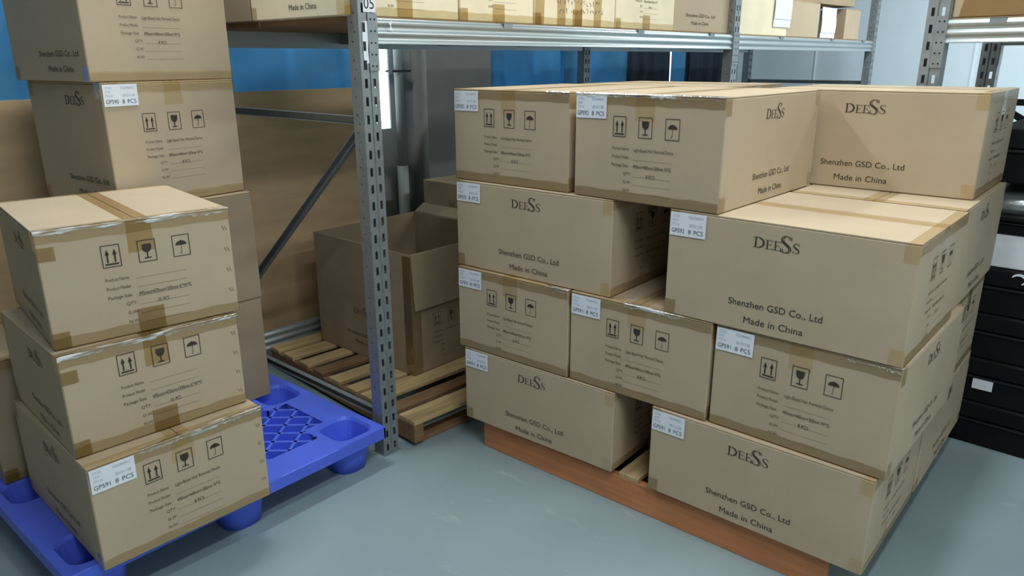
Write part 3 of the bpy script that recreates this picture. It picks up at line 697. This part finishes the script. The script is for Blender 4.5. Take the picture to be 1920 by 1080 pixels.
# ------------------------------------------------------------------ open carton on the wooden pallet
oc = empty('open_carton', (-.412, .127, .110), R(-1), 'large open carton without contents on the wooden pallet inside the rack', 'box')
LX, LY, HH = .687, .640, .545; tk = .006
g = MB()
g.box((-LX, 0, 0), (0, tk, HH), bev=.002); g.box((-LX, LY-tk, 0), (0, LY, HH), bev=.002)
g.box((-tk, tk, 0), (0, LY-tk, HH), bev=.002); g.box((-LX, tk, 0), (-LX+tk, LY-tk, HH), bev=.002); g.box((-LX, 0, 0), (0, LY, tk))
g.build('carton_body', 'card_old', oc)
def flap(p, q, out, ln, name='flap'):
    p = Vector(p); q = Vector(q); o_ = Vector(out).normalized(); n = (q-p).normalized().cross(o_)
    g = MB(); vs = []
    for k, base in ((0, p), (1, q)):
        inset = (q-p).normalized()*(.006 if k == 0 else -.006)
        for a in (0, ln):
            for b in (-tk/2, tk/2): vs.append(base+inset*(1 if a else .3)+o_*a+n*b)
    g.add(vs, [(0, 1, 3, 2), (4, 6, 7, 5), (0, 2, 6, 4), (1, 5, 7, 3), (2, 3, 7, 6), (0, 4, 5, 1)]); return g.build(name, 'card_old', oc)
flap((.005, 0, HH), (.005, LY, HH), (.035, 0, -1), .245)                    # hangs down over the front face
flap((-LX, LY, HH), (0, LY, HH), (0, .8, .5), .07)
def oprint(F): F.text('DEESS', .24, .33, .11, .030)
F = Flat(); brand(F, .28, .34, .95); link('brand_lettering', F.mesh('brand_lettering', 'ink_soft', lambda u, v: (-LX+u, -.0015, HH-v)), oc)
for nm, tx, ar in (('company_lettering', 'Shenzhen GSD Co., Ltd', (.22, .445, .26, .016)), ('origin_lettering', 'Made in China', (.28, .485, .17, .016))):
    F = Flat(); F.text(tx, *ar); link(nm, F.mesh(nm, 'ink_soft', lambda u, v: (-LX+u, -.0015, HH-v)), oc)
for q in range(3):
    F = Flat(); icons(F, .12, .285, 1.0, q); link('handling_symbol', F.mesh('handling_symbol', 'ink_soft', lambda u, v: (.0015, u, HH-v)), oc)
F = Flat(); info(F, -.02, .22); link('small_lettering', F.mesh('small_lettering', 'ink_soft', lambda u, v: (.0015, u, HH-v)), oc)
g = MB(); g.box((-.001, -.0012, 0), (.0008, .05, HH-.01)); g.box((-.05, -.0012, 0), (.0008, -.0002, HH-.01)); g.build('corner_tape', 'tape', oc)

for k, z in enumerate((0, .385)):
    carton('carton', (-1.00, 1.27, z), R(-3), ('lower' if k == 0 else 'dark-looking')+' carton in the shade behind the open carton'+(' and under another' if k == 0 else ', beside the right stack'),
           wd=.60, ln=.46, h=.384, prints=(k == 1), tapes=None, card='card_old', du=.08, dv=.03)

# ------------------------------------------------------------------ goods on the upper shelf
zs = BZ1+.006
def shelf(s0, s1, t0, t1, h, label, card='card_pale', dark=True, z=zs, **kw):
    """carton standing on the deck; its marked front faces the aisle"""
    wd, ln = s1-s0, t1-t0
    p = rk((t0+t1)/2, (s0+s1)/2, z)
    return carton('carton', p, A0+R(90), label, wd=wd, ln=ln, h=h, card=card, tapes='dark' if dark else None, group='cartons on the upper shelf', **kw)
shelf(-.028, .478, .035, .585, .33, 'shelf carton at the rack corner beside the numbered upright', card='card_pale', dv=.02)
shelf(-.02, .45, .61, 1.02, .33, 'darker shelf carton at the rear left end of the deck', card='card_old', dark=False, prints=False)
shelf(.486, .900, .035, .60, .33, 'pale shelf carton, second from the numbered upright', dv=.0, du=-.03)
shelf(.908, 1.478, .035, .60, .33, 'shelf carton with handwriting and patches of orange tape', prints=False)
shelf(1.486, 2.008, .035, .60, .33, 'pale shelf carton, fourth from the numbered upright', du=.02)
c5 = shelf(2.016, 2.655, .040, .53, .32, 'olive brown shelf carton left of the middle upright', card='card', dark=False, prints=False)
shelf(2.75, 3.43, .030, .50, .33, 'pale grey shelf carton just right of the middle upright, sheet of paper on it', dark=False, prints=False)
shelf(3.45, 4.00, .040, .46, .225, 'low brown shelf carton in the far bay', card='card', dark=False, prints=False)
shelf(4.52, 4.84, .035, .23, .215, 'small shelf carton nearest the far end of the rack', card='card', dark=False, prints=False)
for nm, tx, ar in (('company_lettering', 'Shenzhen GSD Co., Ltd', (.12, .245, .32, .017)), ('origin_lettering', 'Made in China', (.18, .283, .19, .017))):
    F = Flat(); F.text(tx, *ar); link(nm, F.mesh(nm, 'ink_soft', lambda u, v: (-.3195+u, -.2465, .32-v)), c5)
for o in list(col.objects):
    if o.get('label', '').startswith('shelf carton with handwriting'):
        F = Flat(); rnd = random.Random(4)
        for r_ in range(2):
            u = .14+.02*r_
            while u < .46:
                pts = [(u+rnd.uniform(0, .016), .235+.035*r_+rnd.uniform(-.013, .013)) for _ in range(4)]; F.stroke(pts, .002); u += .023
        link('handwriting', F.mesh('handwriting', 'ink_soft', lambda u, v: (-.285+u, -.284, .33-v)), o)
        for u, dv_ in ((-.283, .10), (-.14, .12), (-.02, .33), (.12, .12)):
            g = MB(); g.quad((u, -.2838, 0), (u+.055, -.2838, 0), (u+.06, -.2838, dv_), (u, -.2838, dv_)); g.build('tape_patch', 'tape_dark', o, fix=False)
top = carton('carton', rk(.25, 4.15, zs+.232), A0+R(84), 'flat brown carton lying across the two far shelf cartons', wd=1.05, ln=.34, h=.20, card='card_old', prints=False, tapes=None)
def sheet(name, s0, s1, z0, z1, label, tt=.028):
    mb = MB(); n = 6
    for k in range(n):
        za = z0+(z1-z0)*k/n; zb = z0+(z1-z0)*(k+1)/n
        mb.add([rk(tt-.004*math.sin(k*.9)-e, s, z) for e in (0, .0008) for s, z in ((s0+.01*k/n, za), (s1+.01*k/n, za), (s1+.01*(k+1)/n, zb), (s0+.01*(k+1)/n, zb))],
               [(0, 1, 2, 3), (7, 6, 5, 4), (0, 4, 5, 1), (1, 5, 6, 2), (2, 6, 7, 3), (3, 7, 4, 0)])
    return tag(mb.build(name, 'paper'), label, 'paper')
sheet('paper_sheet', 3.20, 3.46, 1.618, 1.90, 'white sheet of paper hanging on the pale grey shelf carton', .024)
sheet('paper_sheet', 4.02, 4.30, 1.568, 1.772, 'white printed sheet hanging between the two far shelf cartons', .03)
fb = empty('carton', (1.215, 1.272, zs), A2, 'yellow-brown taped carton on the shelf of the right rack', 'box')
g = MB(); g.box((0.0, .02, 0), (.78, .60, .30), bev=.004); g.build('carton_body', 'card', fb)
g = MB(); g.quad((.02, .0185, .0), (.78, .0185, .0), (.78, .0185, .16), (.05, .0185, .18)); g.build('wide_tape', 'tape_dark', fb, fix=False)

# ------------------------------------------------------------------ black cases behind the stack
def case(z, h, label, x=1.425, y=1.238, wd=.78, dp=.60):
    t = empty('storage_case', (x, y, z), R(-2), label, 'case', 'black cases piled behind the carton stack')
    g = MB(); g.box((0, .004, 0), (wd, dp, h*.58), bev=.006); g.build('case_base', 'black', t)
    g = MB(); g.box((-.002, 0, h*.60), (wd+.002, dp, h-.001), bev=.008); g.build('case_lid', 'black', t)
    g = MB(); g.box((.04, -.006, h*.56), (wd-.03, .004, h*.60)); g.build('edge_strip', 'black_gloss', t)
    g = MB(); g.box((wd*.42, -.022, h*.34), (wd*.62, -.010, h*.42), bev=.004); g.box((wd*.42, -.012, h*.34), (wd*.44, .006, h*.42)); g.box((wd*.60, -.012, h*.34), (wd*.62, .006, h*.42)); g.build('handle', 'black_gloss', t)
    return t
for k, l in enumerate(('bottom black case on the floor behind the right stack', 'black case with a small white label, second from the floor',
                       'plain black case, third from the floor', 'black case with a white crescent mark, fourth from the floor')):
    t = case(.176*k, .175, l)
    if k == 1:
        g = MB(); g.quad((.072, -.003, .056), (.138, -.003, .056), (.138, -.003, .104), (.072, -.003, .104))
        s_ = g.build('case_label', 'paper', t, fix=False)
    if k == 3:
        F = Flat(); F.stroke([(.150+.022*math.cos(a), .030-.018*math.sin(a)) for a in [R(-60+20*i) for i in range(12)]], [.004+.006*math.sin(i/11*3.1) for i in range(12)])
        link('crescent_mark', F.mesh('crescent_mark', 'paper', lambda u, v: (u, -.003, .175-v)), t)
t = empty('carton', (1.45, 1.25, .7045), R(-2), 'white printed carton lying on the black cases', 'box')
g = MB(); g.box((0, 0, 0), (.70, .5, .122), bev=.003); g.build('carton_body', 'paper', t)
F = Flat()
for k, s_ in enumerate(('Model:', 'Qty: 10', 'N.W. 8.5', 'Size L')): F.text(s_, .20, .025+.026*k, None, .013); F.text('Kit No. 12', .31, .025+.026*k, None, .013)
link('printed_text', F.mesh('printed_text', 'ink_blue', lambda u, v: (u, -.0012, .122-v)), t)
case(.828, .07, 'thin black case between the white carton and the silver bag', wd=.74)
t = MB(); rnd = random.Random(2); n = 22
for (j0, j1) in [(0, 1)]:
    V = []
    for i in range(n+1):
        for k in range(13):
            a = k/12*math.pi; x = i/n*.66; rr = .048+.007*rnd.random(); V.append((1.46+x, 1.50-.235*math.cos(a)*(1+.02*rnd.random()), .900+1.8*rr*math.sin(a)**.6 if 0 < k < 12 else .899))
    Fs = [(i*13+k, (i+1)*13+k, (i+1)*13+k+1, i*13+k+1) for i in range(n) for k in range(12)]
    Fs += [tuple(range(13)), tuple(n*13+k for k in range(13))[::-1]] + [(i*13, i*13+12, (i+1)*13+12, (i+1)*13) for i in range(n)]
    t.add(V, Fs)
tag(t.build('silver_bag', 'silver', None, True), 'crumpled silver plastic bag lying between black cases at the right edge', 'bag')
case(1.008, .195, 'topmost black case above the silver bag, right edge', wd=.76)
